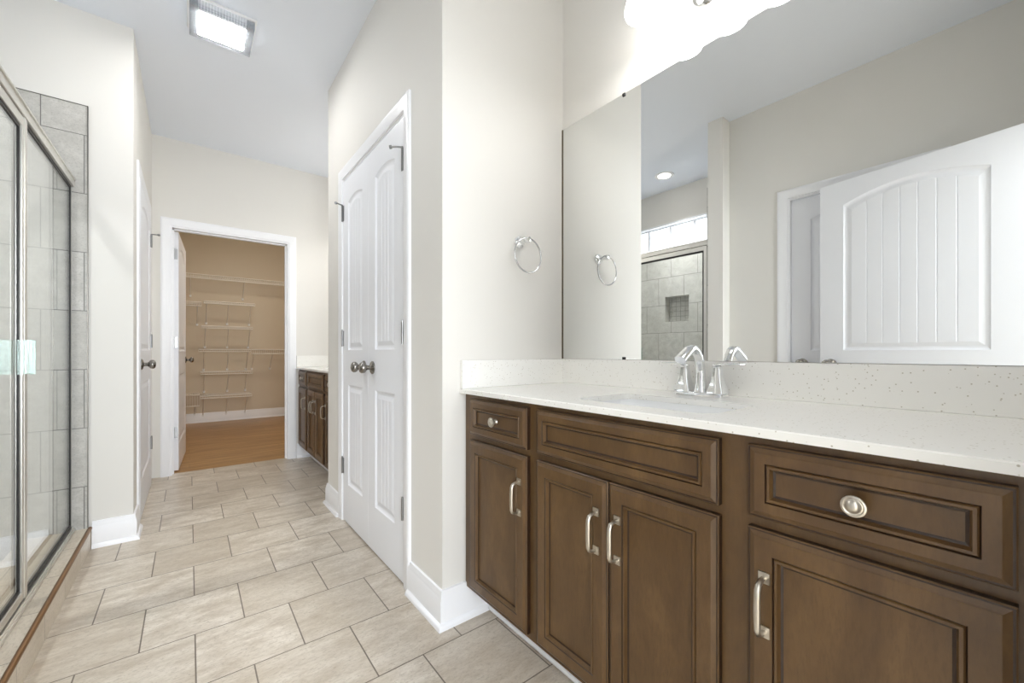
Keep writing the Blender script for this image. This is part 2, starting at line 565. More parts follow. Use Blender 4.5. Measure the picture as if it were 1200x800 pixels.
# ------------------------------------------------------------------ baseboards, casings
BP = [(0.0, 0.0), (0.027, 0.0), (0.026, 0.010), (0.020, 0.018), (0.0145, 0.021), (0.0145, 0.100), (0.0115, 0.106), (0.0115, 0.112), (0.009, 0.121), (0.0075, 0.133), (0.0, 0.135)]
def baseboard(name, path, side, label):
    """path: floor points; side +1 = board stands out to the left of travel"""
    pts = [Vector((x, y, 0)) for x, y in path]
    rings = []
    for i, p in enumerate(pts):
        ds = []
        if i > 0: ds.append((p - pts[i - 1]).normalized())
        if i < len(pts) - 1: ds.append((pts[i + 1] - p).normalized())
        ns = [Vector((-d.y, d.x, 0)) * side for d in ds]
        if len(ns) == 2:
            mit = (ns[0] + ns[1])
            mit = mit / (1 + ns[0].dot(ns[1]))
        else:
            mit = ns[0]
        rings.append([p + mit * t + Vector((0, 0, z)) for t, z in BP])
    mb = MB()
    mb.loft(rings, closed=True, cap0=True, cap1=True)
    return struct(mb.build(name, 'trim', smooth=40), label, 'baseboard')
CP = [(0.0, 0.0), (0.0, 0.008), (0.006, 0.0105), (0.018, 0.0105), (0.030, 0.012), (0.044, 0.0145), (0.054, 0.0145), (0.060, 0.011), (0.060, 0.0)]
def casing(name, axis, plane, sgn, a0, a1, top, label, fl=1.0, jamb=0.018, wall_t=T, stop=None, z0=0.0):
    """door casing round an opening a0..a1 on the plane, facing sgn; with jamb lining through the wall"""
    def p(a, z, t):
        return (plane + sgn * t, a, z) if axis == 'x' else (a, plane + sgn * t, z)
    mb = MB()
    rings = []
    for st in range(4):
        ring = []
        for wd, t in CP:
            wd += 0.003 - (0.008 if jamb > 0.01 else 0.0)
            q = [(a0 - wd, z0), (a0 - wd, top + wd), (a1 + wd, top + wd), (a1 + wd, z0)][st]
            ring.append(p(q[0], q[1], t * fl))
        rings.append(ring)
    mb.loft(rings, closed=True, cap0=True, cap1=True)
    j = jamb
    for (u0, u1, v0, v1) in ((a0, a0 + j, z0, top), (a1 - j, a1, z0, top), (a0 + j, a1 - j, top - j, top)):
        mb.box(p(u0, v0, -0.0005), p(u1, v1, -wall_t))
    if stop is not None:
        s0, s1 = stop
        for (u0, u1, v0, v1) in ((a0 + j, a0 + j + 0.011, z0, top - j), (a1 - j - 0.011, a1 - j, z0, top - j), (a0 + j, a1 - j, top - j - 0.011, top - j)):
            mb.box(p(u0, v0, -s0), p(u1, v1, -s1))
    o = mb.build(name, 'trim', smooth=35)
    return struct(o, label, 'door frame')

casing('trim_1', 'x', XC, -1, LY0, LY1, LTOP, 'white casing around the double linen doors', jamb=0.008)
casing('trim_2', 'y', YB, -1, CX0, CX1, CTOP, 'white casing around the open closet doorway', wall_t=0.12, stop=(0.045, 0.08))
casing('trim_3', 'x', XL, 1, DY0, DY1, DTOP, 'white casing around the closed door on the far left wall', fl=0.75)
casing('trim_4', 'x', XN, 1, EY0, EY1, ETOP, 'white casing around the closed door seen in the mirror')
casing('trim_5', 'y', YF, 1, FX0, FX1, 2.05, 'white casing around the entry doorway', wall_t=0.12)

baseboard('baseboard_alcove', [(XC, LY0 - 0.06), (XC, YT), (0.925, YT)], -1, 'white baseboard wrapping the corner beside the near vanity')
baseboard('baseboard_linen', [(0.93, YE), (XC, YE), (XC, LY1 + 0.06)], -1, 'white baseboard wrapping the far corner of the linen closet')
baseboard('baseboard_back', [(CX1 + 0.06, YB), (0.925, YB)], -1, 'short white baseboard between closet casing and far vanity')
baseboard('baseboard_shower_end', [(-0.392, YS), (XL, YS), (XL, DY0 - 0.06)], -1, 'white baseboard wrapping the wall end beside the shower curb')
baseboard('baseboard_closet', [(-1.1, YC), (2.0, YC)], -1, 'tall white baseboard under the wire shelves in the closet')
baseboard('baseboard_partition', [(XP, YP1), (XP, YP0), (XN, YP0), (XN, EY1 + 0.06)], -1, 'white baseboard around the shower wing wall')

# ------------------------------------------------------------------ moulded doors
def panel_loop(x0, x1, z0, z1, rise, inset, n=14):
    x0 += inset; x1 -= inset; z0 += inset
    xc = (x0 + x1) / 2; hw = (x1 - x0) / 2
    pts = [(x0, z0), (x1, z0)]
    for k in range(n + 1):
        x = x1 - (x1 - x0) * k / n
        pts.append((x, z1 - inset + rise * (1 - ((x - xc) / hw) ** 2)))
    return pts

def door_leaf(name, wd, ht, th, parent_at, ang, label, stile, planks, kind='structure', hinge_z=(), knob=None, hinge_side=None, stops=False, mirror=False, knob_both=False, cat='door', zbase=0.010):
    """local frame: x along the leaf from the hinge, y thickness (front face at y=0, back at y=-th), z up"""
    mb = MB()
    e = 0.011
    mb.box((0.001, -th + e, 0.001), (wd - 0.001, -e, ht - 0.001))
    panels = [(stile, wd - stile, 0.235 - zbase, 0.815 - zbase, 0.0), (stile, wd - stile, 1.015 - zbase, ht - 0.145, 0.10 * (wd - 2 * stile) if wd > 0.6 else 0.085 * (wd - 2 * stile))]
    for side in (0, 1):
        def q(x, z, d):
            return (x, -d, z) if side == 0 else (x, -th + d, z)
        outer = [(0, 0), (wd, 0), (wd, ht), (0, ht)]
        loops0 = [panel_loop(*p, 0.0) for p in panels]
        mb.poly([q(x, z, 0) for x, z in outer], [[q(x, z, 0) for x, z in l] for l in loops0])
        for p in panels:
            prof = [(0.0, 0.0), (0.004, 0.0035), (0.010, 0.0065), (0.015, 0.0075), (0.020, 0.0075), (0.040, 0.0025)]
            mb.loft([[q(x, z, d) for x, z in panel_loop(*p, ins)] for ins, d in prof], closed=True)
            # plank field with V grooves
            x0, x1, z0 = p[0] + 0.040, p[1] - 0.040, p[2] + 0.040
            xc, hw = (x0 + x1) / 2, (x1 - x0) / 2
            top = lambda x: p[3] - 0.040 + p[4] * (1 - ((x - xc) / hw) ** 2)
            xs = [(x0, 0.0025), (x1, 0.0025)]
            for k in range(1, planks):
                xg = x0 + (x1 - x0) * k / planks
                xs += [(xg - 0.0035, 0.0025), (xg, 0.0060), (xg + 0.0035, 0.0025)]
            for k in range(1, 24):
                xs.append((x0 + (x1 - x0) * k / 24 + 0.0011, 0.0025))
            xs.sort()
            for (xa, da), (xb, db) in zip(xs, xs[1:]):
                mb.add([q(xa, z0, da), q(xb, z0, db), q(xb, top(xb), db), q(xa, top(xa), da)], [(0, 1, 2, 3)])
    # edges
    for a, b in (((0, 0), (wd, 0)), ((wd, 0), (wd, ht)), ((wd, ht), (0, ht)), ((0, ht), (0, 0))):
        mb.add([(a[0], 0, a[1]), (b[0], 0, b[1]), (b[0], -th, b[1]), (a[0], -th, a[1])], [(0, 1, 2, 3)])
    o = mb.build(name, 'door', recalc=True)
    mtx = Matrix.Translation(parent_at) @ Matrix.Rotation(ang, 4, 'Z')
    if mirror:
        mtx = mtx @ Matrix.Diagonal((1, -1, 1, 1))
    struct(o, label, cat)
    kids = []
    if knob is not None:
        for sd in ((0, 1) if knob_both else (0,)):
            k = MB()
            y0 = 0.0 if sd == 0 else -th
            sg = 1 if sd == 0 else -1
            kz = knob[1] - zbase
            k.lathe([(0.032, 0.0), (0.032, 0.004), (0.027, 0.008), (0.014, 0.011), (0.011, 0.014), (0.011, 0.028), (0.016, 0.034), (0.024, 0.040), (0.0275, 0.048), (0.027, 0.056), (0.022, 0.063), (0.012, 0.067), (0.002, 0.068)], (knob[0], y0, kz), (0, sg, 0), 24)
            kids.append(k.build('door_knob', 'pewter', smooth=40))
    for z in hinge_z:
        k = MB()
        hx, hy = hinge_side
        zc = z - zbase
        k.box((hx - 0.001, hy - 0.001, zc - 0.045), (hx + 0.016, hy + 0.0025, zc + 0.045))
        k.tube([(hx - 0.003, hy + 0.006, zc - 0.047), (hx - 0.003, hy + 0.006, zc + 0.047)], 0.0055, 10)
        k.tube([(hx - 0.003, hy + 0.006, zc + 0.047), (hx - 0.003, hy + 0.006, zc + 0.053)], 0.0042, 8)
        if stops and z > 1.5:
            k.tube([(hx - 0.003, hy + 0.006, zc + 0.050), (hx + 0.008, hy + 0.026, zc + 0.050), (hx + 0.020, hy + 0.046, zc + 0.048)], 0.004, 8)
            k.tube([(hx + 0.018, hy + 0.044, zc + 0.048), (hx + 0.024, hy + 0.052, zc + 0.047)], 0.008, 10)
        kids.append(k.build('hinge', 'hinge', smooth=40))
    for me in [o] + kids:
        me.data.transform(mtx)
        if mirror:
            me.data.flip_normals()
    for k in kids:
        k.parent = o
    return o
R90 = math.radians(90)
HZ = (0.33, 1.085, 1.83)
lw = (LY1 - LY0 - 0.016) / 2 - 0.002
xf = XC - 0.003
# front faces -X ; local y=front -> world -X
door_leaf('door_1', lw, LTOP - 0.026, 0.035, (xf, LY0 + 0.009, 0.010), R90, 'near leaf of the white double linen doors', 0.095, 4, hinge_z=HZ, knob=(lw - 0.062, 0.926), hinge_side=(0.0, 0.0), stops=True)
door_leaf('door_2', lw, LTOP - 0.026, 0.035, (xf, LY1 - 0.009, 0.010), -R90, 'far leaf of the white double linen doors', 0.095, 4, hinge_z=HZ, knob=(lw - 0.062, 0.926), hinge_side=(0.0, 0.0), stops=True, mirror=True)
# closed door on the far left wall, hinged at the far side, facing +X
w3 = DY1 - DY0 - 0.040
door_leaf('door_3', w3, DTOP - 0.032, 0.035, (XL + 0.009, DY1 - 0.020, 0.010), -R90, 'closed white door on the left wall between shower and closet', 0.11, 6, hinge_z=HZ, knob=(w3 - 0.065, 0.93), hinge_side=(0.0, 0.0), stops=True)
# closet door swung into the closet
w4 = CX1 - CX0 - 0.040
door_leaf('door_4', w4, CTOP - 0.032, 0.035, (CX0 + 0.022, YB + 0.125, 0.010), math.radians(87.0), 'white door swung open into the walk-in closet', 0.11, 6, hinge_z=(), knob=(w4 - 0.065, 0.93), mirror=False, knob_both=True)
# closed door behind the open leaf, only in the mirror, facing +X
w5 = EY1 - EY0 - 0.040
door_leaf('door_5', w5, ETOP - 0.032, 0.035, (XN - 0.020, EY0 + 0.020, 0.010), R90, 'closed white door in the left wall, behind the open leaf in the mirror', 0.11, 5, hinge_z=(), knob=(w5 - 0.065, 0.93), mirror=True)
# entry leaf standing open, only in the mirror
hx, hy = -0.262, 0.0
ux, uy = -0.1725, 0.831
aa = math.atan2(uy, ux)
door_leaf('door_6', 0.845, 2.022, 0.035, (hx, hy, 0.010), aa, 'wide white door leaf standing open, largest in the mirror', 0.125, 7, hinge_z=(), knob=(0.785, 0.93), mirror=True)

# hinges and strike of the closet door, on its jamb
cd = bpy.data.objects['door_4']
for z in HZ:
    k = MB()
    k.box((CX0 + 0.0182, YB + 0.060, z - 0.045), (CX0 + 0.0205, YB + 0.119, z + 0.045))
    k.tube([(CX0 + 0.024, YB + 0.1215, z - 0.047), (CX0 + 0.024, YB + 0.1215, z + 0.047)], 0.0055, 10)
    k.box((CX0 + 0.0235, YB + 0.1225, z - 0.045), (CX0 + 0.050, YB + 0.1248, z + 0.045))
    k.build('hinge', 'hinge', parent=cd, smooth=40)
for nm, yc in (('door_1', 2.045), ('door_2', 2.175)):
    k = MB()
    k.box((XC + 0.001, yc - 0.025, LTOP - 0.0095), (XC + 0.022, yc + 0.025, LTOP - 0.016))
    k.build('ball_catch', 'hinge', parent=bpy.data.objects[nm])

# ------------------------------------------------------------------ window
def window():
    t = thing('window_1', (XW, (WY0 + WY1) / 2, WZ0), 'high white transom window over the shower, seen in the mirror', 'window', kind='structure')
    f = MB()
    def fr(y0, y1, z0, z1, x0, x1, wd):
        f.box((x0, y0, z0), (x1, y0 + wd, z1)); f.box((x0, y1 - wd, z0), (x1, y1, z1))
        f.box((x0, y0 + wd, z0), (x1, y1 - wd, z0 + wd)); f.box((x0, y0 + wd, z1 - wd), (x1, y1 - wd, z1))
    fr(WY0, WY1, WZ0, WZ1, XW - 0.10, XW + 0.006, 0.018)
    fr(WY0 + 0.018, WY1 - 0.018, WZ0 + 0.018, WZ1 - 0.018, XW - 0.08, XW - 0.045, 0.014)
    f.build('window_frame', 'trim', parent=t)
    g = MB()
    g.box((XW - 0.065, WY0 + 0.032, WZ0 + 0.032), (XW - 0.060, WY1 - 0.032, WZ1 - 0.032))
    g.build('pane', 'pane', parent=t)
    for y in (1.891, 2.157, 2.423, 2.689):
        k = MB()
        k.box((XW - 0.075, y - 0.011, WZ0 + 0.030), (XW - 0.050, y + 0.011, WZ1 - 0.030))
        k.build('muntin', 'trim', parent=t)
    s = MB()
    s.box((XW - 0.10, WY0 - 0.02, WZ0 - 0.014), (XW + 0.022, WY1 + 0.02, WZ0))
    s.build('sill', 'trim', parent=t)
window()

# ------------------------------------------------------------------ shower
TT = 2.254
struct_tile = lambda n, ax, a, b, u, v, h, m, l: slab(n, ax, a, b, u, v, h, m, l, 'wall')
struct_tile('wall_tile_end', 'y', YS - 0.008, YS, (XW + 0.008, -0.409), (0.03, TT), [], 'tile_end', 'grey stone tiling on the far end wall of the shower')
struct_tile('wall_tile_back', 'x', XW, XW + 0.008, (YP1, YS), (0.03, TT), [(WY0 - 0.022, WY1 + 0.022, WZ0 - 0.015, TT), (NY0, NY1, NZ0, NZ1)], 'tile_back', 'grey stone tiling with a niche on the shower back wall, seen in the mirror')
struct_tile('wall_tile_near', 'y', YP1, YP1 + 0.008, (XW + 0.008, -0.412), (0.03, TT), [], 'tile_end', 'grey stone tiling on the near wing wall of the shower')
def edge_trim():
    mb = MB()
    mb.box((-0.409, YS - 0.011, 0.108), (-0.4055, YS, TT + 0.003))
    mb.box((XW + 0.01, YS - 0.010, TT), (-0.409, YS, TT + 0.003))
    struct(mb.build('trim_6', 'steel_edge'), 'thin metal edge around the far shower tiling', 'trim')
    nb = MB()
    b = 0.09
    nb.box((XW - b, NY0, NZ0), (XW - b + 0.006, NY1, NZ1), 'mosaic')
    for a_, b_ in (((XW - b, NY0, NZ0), (XW + 0.008, NY0 + 0.006, NZ1)), ((XW - b, NY1 - 0.006, NZ0), (XW + 0.008, NY1, NZ1)),
                   ((XW - b, NY0, NZ0), (XW + 0.008, NY1, NZ0 + 0.006)), ((XW - b, NY0, NZ1 - 0.006), (XW + 0.008, NY1, NZ1))):
        nb.box(a_, b_, 'tile_back')
    struct(nb.build('wall_niche', None), 'square mosaic-backed niche in the shower tiling, seen in the mirror', 'wall niche')
edge_trim()
def curb():
    t = thing('shower_curb', (-0.46, 2.25, 0), 'beige tiled shower curb with bronze edge under the glass', 'shower curb', kind='structure')
    c = MB()
    c.box((-0.634, YP1 + 0.002, 0), (-0.395, YS - 0.0005, 0.105))
    c.build('curb', 'curb', parent=t)
    e = MB()
    e.tube([(-0.3985, YP1 + 0.002, 0.1035), (-0.3985, YS - 0.012, 0.1035)], 0.0088, 10)
    e.build('edge_strip', 'bronze', parent=t, smooth=50)
curb()
def enclosure():
    t = thing('shower_enclosure', (GX, 2.25, 0.105), 'framed glass shower screen standing on the tiled curb at left', 'shower screen')
    y0, y1 = YP1 + 0.009, YS - 0.009
    zt = 1.875
    b = MB()
    b.box((GX - 0.022, y0, zt - 0.042), (GX + 0.016, y1, zt))
    b.box((GX - 0.028, y0, zt - 0.010), (GX + 0.021, y1, zt - 0.002))
    b.build('header', 'alu', parent=t, bevel=0.0015)
    b = MB()
    b.box((GX - 0.026, y0, 0.1055), (GX + 0.020, y1, 0.118))
    b.box((GX - 0.016, y0, 0.118), (GX - 0.004, y1, 0.130))
    b.box((GX + 0.004, y0, 0.118), (GX + 0.014, y1, 0.126))
    b.build('bottom_track', 'alu', parent=t, bevel=0.001)
    ym = 2.215
    for a, c in ((y1 - 0.010, y1), (y0, y0 + 0.012)):
        b = MB()
        b.box((GX - 0.008, a, 0.13), (GX + 0.0065, c, zt - 0.042))
        b.build('wall_jamb', 'alu', parent=t, bevel=0.001)
    b = MB()
    b.box((GX - 0.018, ym - 0.012, 0.131), (GX + 0.014, ym + 0.016, zt - 0.042))
    b.build('post', 'alu', parent=t, bevel=0.003)
    def gasket(ya, yb, za, zb, wd=0.008):
        g = MB()
        x0, x1 = GX - 0.006, GX + 0.006
        g.box((x0, ya, za), (x1, ya + wd, zb)); g.box((x0, yb - wd, za), (x1, yb, zb))
        g.box((x0, ya + wd, za), (x1, yb - wd, za + wd)); g.box((x0, ya + wd, zb - wd), (x1, yb - wd, zb))
        return g
    # fixed pane
    fx = MB()
    fx.box((GX - 0.003, ym + 0.018, 0.137), (GX + 0.003, y1 - 0.013, zt - 0.049))
    p = fx.build('fixed_pane', 'glass', parent=t)
    gasket(ym + 0.016, y1 - 0.010, 0.130, zt - 0.042, 0.013).build('gasket', 'black', parent=p)
    # hinged door leaf
    da, db = y0 + 0.026, ym - 0.014
    d = MB()
    za, zb = 0.134, zt - 0.046
    x0, x1 = GX - 0.009, GX + 0.011
    d.box((x0, da, za), (x1, da + 0.022, zb)); d.box((x0, db - 0.016, za), (x1, db, zb))
    d.box((x0, da + 0.022, za), (x1, db - 0.016, za + 0.028)); d.box((x0, da + 0.022, zb - 0.034), (x1, db - 0.016, zb))
    dl = d.build('door_frame', 'alu', parent=t, bevel=0.0015)
    g = MB()
    g.box((GX - 0.003, da + 0.024, za + 0.030), (GX + 0.003, db - 0.018, zb - 0.036))
    g.build('door_pane', 'glass', parent=dl)
    q = gasket(da + 0.022, db - 0.016, za + 0.028, zb - 0.034, 0.012)
    q.build('gasket', 'black', parent=dl)
    h = MB()
    h.box((GX + 0.011, db - 0.070, 0.925), (GX + 0.017, db - 0.022, 1.045))
    h.box((GX + 0.017, db - 0.026, 0.925), (GX + 0.044, db - 0.020, 1.045))
    h.box((GX + 0.038, db - 0.070, 0.925), (GX + 0.044, db - 0.026, 1.045))
    h.build('door_pull', 'acrylic', parent=dl, bevel=0.001)
enclosure()

# ------------------------------------------------------------------ vanities
def front_panel(y0, y1, z0, z1, xf, fw, name, parent):
    """five-piece front: faces -X, frame of width fw, bevelled edge, recessed field"""
    th = 0.020
    mb = MB()
    def L(ins, d):
        return [(xf - d, y0 + ins, z0 + ins), (xf - d, y1 - ins, z0 + ins), (xf - d, y1 - ins, z1 - ins), (xf - d, y0 + ins, z1 - ins)]
    rows = [(0.0, 0.0, 'wood'), (0.0, 0.013, 'glaze_shade'), (0.002, 0.0150, 'wood'), (0.0045, 0.0150, 'glaze_shade'), (0.011, 0.0185, 'wood'), (0.013, th, 'wood'),  # dark outer side paints in the shadow around each front; grooves are glazed
            (fw - 0.010, th, 'wood'), (fw - 0.0080, th - 0.0025, 'glaze_shade'), (fw - 0.006, th + 0.0005, 'wood'), (fw - 0.002, th + 0.0005, 'wood'), (fw + 0.001, th - 0.008, 'wood'), (fw + 0.0050, th - 0.0095, 'glaze_shade')]
    for (a, da, ma), (b, db, m_) in zip(rows, rows[1:]):
        mb.loft([L(a, da), L(b, db)], m_)
    a, d, _ = rows[-1]
    mb.add(L(a, d), [(0, 1, 2, 3)], 'wood')
    mb.add(L(0, 0), [(3, 2, 1, 0)], 'wood')
    return mb.build(name, None, parent=parent)

def pull(x, y, z, parent):
    mb = MB()
    for s in (-1, 1):
        mb.box((x, y - 0.009, z + s * 0.048 - 0.010), (x - 0.003, y + 0.009, z + s * 0.048 + 0.010))
    pts, rad = [], []
    for k in range(13):
        a = math.pi * k / 12
        zz = z - 0.048 * math.cos(a) * (1.0 if k in (0, 12) else 1.02)
        xx = x - 0.003 - 0.026 * min(1, math.sin(a) * 1.75)  # flat topped bow
        pts.append((xx - 0.003 * math.sin(a), y, zz)); rad.append(0.0048 + 0.0012 * math.sin(a))
    mb.tube(pts, rad, 10, up=(0, 1, 0), flat=0.75)
    return mb.build('handle', 'nickel', parent=parent, smooth=45)

def knob(x, y, z, parent):
    mb = MB()
    mb.lathe([(0.009, 0), (0.008, 0.003), (0.0055, 0.006), (0.0055, 0.013), (0.010, 0.016), (0.0155, 0.018), (0.0165, 0.0205), (0.0160, 0.0225), (0.0135, 0.0232), (0.0118, 0.0222), (0.0104, 0.0226), (0.0092, 0.0240), (0.0070, 0.0262), (0.0040, 0.0275), (0.0008, 0.0280)], (x, y, z), (-1, 0, 0), 28)
    return mb.build('knob', 'nickel', parent=parent, smooth=30)

def vanity(dy, label_cab, label_top, label_sink, label_faucet, label_light):
    Y = lambda y: y + dy
    xf = 0.825
    t = thing('vanity_cabinet', (1.08, Y(0.645), 0), label_cab, 'cabinet', 'brown bathroom vanities')
    b = MB()
    b.box((xf, Y(-0.044), 0.118), (xf + 0.019, Y(1.332), 0.8475))
    b.box((xf + 0.019, Y(-0.044), 0.118), (XM - 0.002, Y(-0.026), 0.8475))
    b.box((xf + 0.019, Y(1.314), 0.118), (XM - 0.002, Y(1.332), 0.8475))
    b.box((xf + 0.019, Y(-0.026), 0.118), (XM - 0.002, Y(1.314), 0.134))
    b.build('cabinet_body', 'wood', parent=t)
    k = MB()
    k.box((0.921, Y(-0.044), 0.0), (0.937, Y(1.332), 0.118))
    k.tube([(0.921, Y(-0.044), 0.0085), (0.921, Y(1.317), 0.0085)], 0.0085, 10)
    tk = k.build('toe_kick', 'trim', parent=t)
    tk['label'] = 'white toe kick'
    fw = 0.052
    d = front_panel(Y(0.957), Y(1.283), 0.702, 0.832, xf, 0.040, 'drawer', t)
    knob(xf - 0.0125, Y(1.120), 0.767, d)
    front_panel(Y(0.379), Y(0.914), 0.702, 0.832, xf, 0.040, 'false_front', t)
    d = front_panel(Y(0.011), Y(0.326), 0.702, 0.832, xf, 0.040, 'drawer', t)
    knob(xf - 0.0125, Y(0.1685), 0.767, d)
    for ya, yb, yp in ((0.957, 1.283, 0.987), (0.6485, 0.914, 0.680), (0.379, 0.6455, 0.615), (0.011, 0.326, 0.296)):
        d = front_panel(Y(ya), Y(yb), 0.137, 0.682, xf, fw, 'door', t)
        pull(xf - 0.020, Y(yp), 0.552, d)
    # ------------ top
    zt, zb = 0.866, 0.849
    top = thing('countertop', (1.07, Y(0.645), 0.849), label_top, 'countertop', 'white quartz countertops')
    ya, yb = Y(-0.048), Y(1.3335)
    cx, cy, hx_, hy_, r = 1.015, Y(0.632), 0.128, 0.200, 0.045
    def rr(hx, hy, r, z, n=6):
        out = []
        for qx, qy, a0 in ((1, 1, 0), (-1, 1, 90), (-1, -1, 180), (1, -1, 270)):
            for k in range(n + 1):
                a = math.radians(a0 + 90 * k / n)
                out.append((cx + qx * (hx - r) + r * math.cos(a), cy + qy * (hy - r) + r * math.sin(a), z))
        return out
    c = MB()
    def rect(z, i=0.0):
        return [(0.797 + i, ya, z), (XM - 0.001, ya, z), (XM - 0.001, yb, z), (0.797 + i, yb, z)]
    hole_t, hole_b = rr(hx_, hy_, r, zt), rr(hx_, hy_, r, zb)
    c.poly(rect(zt, 0.0025), [hole_t])
    c.poly(rect(zb), [hole_b])
    c.loft([rect(zb), rect(zt - 0.0025), rect(zt, 0.0025)])
    c.loft([hole_b, hole_t])
    co = c.build('slab', 'quartz', parent=top)
    bs = MB()
    bs.box((XM - 0.021, ya, zt + 0.0003), (XM - 0.001, yb - 0.021, 0.972))
    bs.build('backsplash', 'quartz', parent=top, bevel=0.0012)
    bs = MB()
    bs.box((0.800, yb - 0.020, zt + 0.0003), (XM - 0.001, yb - 0.0005, 0.972))
    bs.build('side_splash', 'quartz', parent=top, bevel=0.0012)
    # ------------ basin
    s = MB()
    dz = [(0.012, 0.0), (0.010, 0.012), (0.004, 0.05), (-0.008, 0.09), (-0.030, 0.118), (-0.065, 0.130), (-0.098, 0.134)]
    rings = [rr(hx_ + 0.022, hy_ + 0.022, 0.06, zb - 0.0008)]
    for i_, d_ in dz:
        hx, hy = hx_ + i_ - 0.006, hy_ + i_ * 1.3 - 0.006
        rings.append(rr(hx, hy, min(hx * 0.9, 0.045 + abs(min(i_, 0)) * 0.3), zb - 0.001 - d_))
    outer = [rr(hx_ + 0.022, hy_ + 0.022, 0.06, zb - 0.012), rr(hx_ + 0.016, hy_ + 0.016, 0.055, zb - 0.06), rr(hx_ - 0.01, hy_ - 0.01, 0.055, zb - 0.125), rr(0.06, 0.12, 0.05, zb - 0.145)]
    s.loft([*outer[::-1], *rings], cap0=True, cap1=True)
    so = s.build('sink_basin', 'porcelain', smooth=50)
    tag(so, label_sink, 'sink', 'undermount sinks')
    dr = MB()
    dr.lathe([(0.022, 0), (0.022, 0.002), (0.017, 0.003), (0.015, 0.006), (0.004, 0.0075), (0.001, 0.0077)], (cx, cy, zb - 0.136), (0, 0, 1), 20)
    dr.build('drain', 'chrome', parent=so, smooth=40)
    # ------------ faucet
    fx, fy = 1.252, Y(0.640)
    f = thing('faucet', (fx, fy, zt), label_faucet, 'faucet', 'chrome centerset faucets')
    bp = MB()
    def rrect(hx, hy, r, z, ox=0.0, oy=0.0, n=4):
        out = []
        for qx, qy, a0 in ((1, 1, 0), (-1, 1, 90), (-1, -1, 180), (1, -1, 270)):
            for k in range(n + 1):
                a = math.radians(a0 + 90 * k / n)
                out.append((fx + ox + qx * (hx - r) + r * math.cos(a), fy + oy + qy * (hy - r) + r * math.sin(a), z))
        return out
    bp.loft([rrect(0.027, 0.078, 0.010, zt + 0.0002), rrect(0.027, 0.078, 0.010, zt + 0.006), rrect(0.024, 0.074, 0.010, zt + 0.011), rrect(0.020, 0.070, 0.010, zt + 0.013)], cap0=True, cap1=True)
    bp.build('base_plate', 'chrome', parent=f, smooth=35)
    for sgn in (1, -1):
        h = MB()
        oy = sgn * 0.052
        rings = []
        for z, q in ((0.012, 0.0255), (0.018, 0.0240), (0.032, 0.0195), (0.052, 0.0150), (0.074, 0.0120), (0.088, 0.0112), (0.092, 0.0120)):
            rings.append(rrect(q, q, 0.0035, zt + z, 0, oy))
        h.loft(rings, cap0=True, cap1=True)
        hp = h.build('handle_body', 'chrome', parent=f, smooth=30)
        l = MB()
        rings = []
        for q, (along, z, hw, ht) in enumerate(((-0.013, 0.0945, 0.010, 0.0025), (0.0, 0.0965, 0.0125, 0.0042), (0.025, 0.0985, 0.0115, 0.0040), (0.05, 0.1000, 0.0090, 0.0032), (0.072, 0.1005, 0.0080, 0.0026), (0.080, 0.1003, 0.0060, 0.0016))):
            y = fy + oy + sgn * along
            rings.append([(fx + hw * math.cos(2 * math.pi * k / 12), y, zt + z + ht * math.sin(2 * math.pi * k / 12)) for k in range(12)])
        l.loft(rings, cap0=True, cap1=True)
        l.build('lever', 'chrome', parent=hp, smooth=50)
    sp = MB()
    path = [(0.0, 0.012, 0.0205, 0.0205), (0.0, 0.020, 0.0175, 0.0175), (0.001, 0.042, 0.0140, 0.0140), (0.0, 0.072, 0.0125, 0.0120), (-0.005, 0.100, 0.0125, 0.0105), (-0.016, 0.124, 0.0130, 0.0100), (-0.032, 0.140, 0.0138, 0.0098), (-0.048, 0.1475, 0.0142, 0.0095), (-0.060, 0.1475, 0.0150, 0.0100), (-0.072, 0.142, 0.0155, 0.0105), (-0.096, 0.128, 0.0165, 0.0110), (-0.120, 0.113, 0.0172, 0.0115)]
    rings = []
    for i, (ox, z, hw, ht) in enumerate(path):
        a = path[max(i - 1, 0)]; b_ = path[min(i + 1, len(path) - 1)]
        tv = Vector((b_[0] - a[0], 0, b_[1] - a[1])).normalized()
        nv = Vector((-tv.z, 0, tv.x))
        ring = []
        for k in range(16):
            an = 2 * math.pi * k / 16
            ca, sa = math.cos(an), math.sin(an)
            ca = math.copysign(abs(ca) ** 0.6, ca); sa = math.copysign(abs(sa) ** 0.6, sa)
            ring.append(Vector((fx + ox, fy, zt + z)) + Vector((0, 1, 0)) * hw * ca + nv * ht * sa)
        rings.append(ring)
    sp.loft(rings, cap0=True, cap1=True)
    sp.build('spout', 'chrome', parent=f, smooth=40)
    # ------------ lamp above
    lt = thing('vanity_light', (XM, Y(0.645), 2.25), label_light, 'wall lamp', 'vanity lights')
    ly, lz = Y(0.655), 2.208
    lx = XM - 0.140
    c = MB()
    c.lathe([(0.062, 0), (0.062, 0.006), (0.054, 0.014), (0.030, 0.020), (0.012, 0.024), (0.011, 0.060), (0.016, 0.066), (0.016, 0.082), (0.002, 0.084)], (XM - 0.0005, ly, lz), (-1, 0, 0), 28)
    c.build('backplate', 'chrome', parent=lt, smooth=40)
    c = MB()
    c.tube([(XM - 0.075, ly - 0.165, lz + 0.005), (XM - 0.075, ly + 0.165, lz + 0.005)], 0.008, 12)
    c.build('bar', 'chrome', parent=lt, smooth=40)
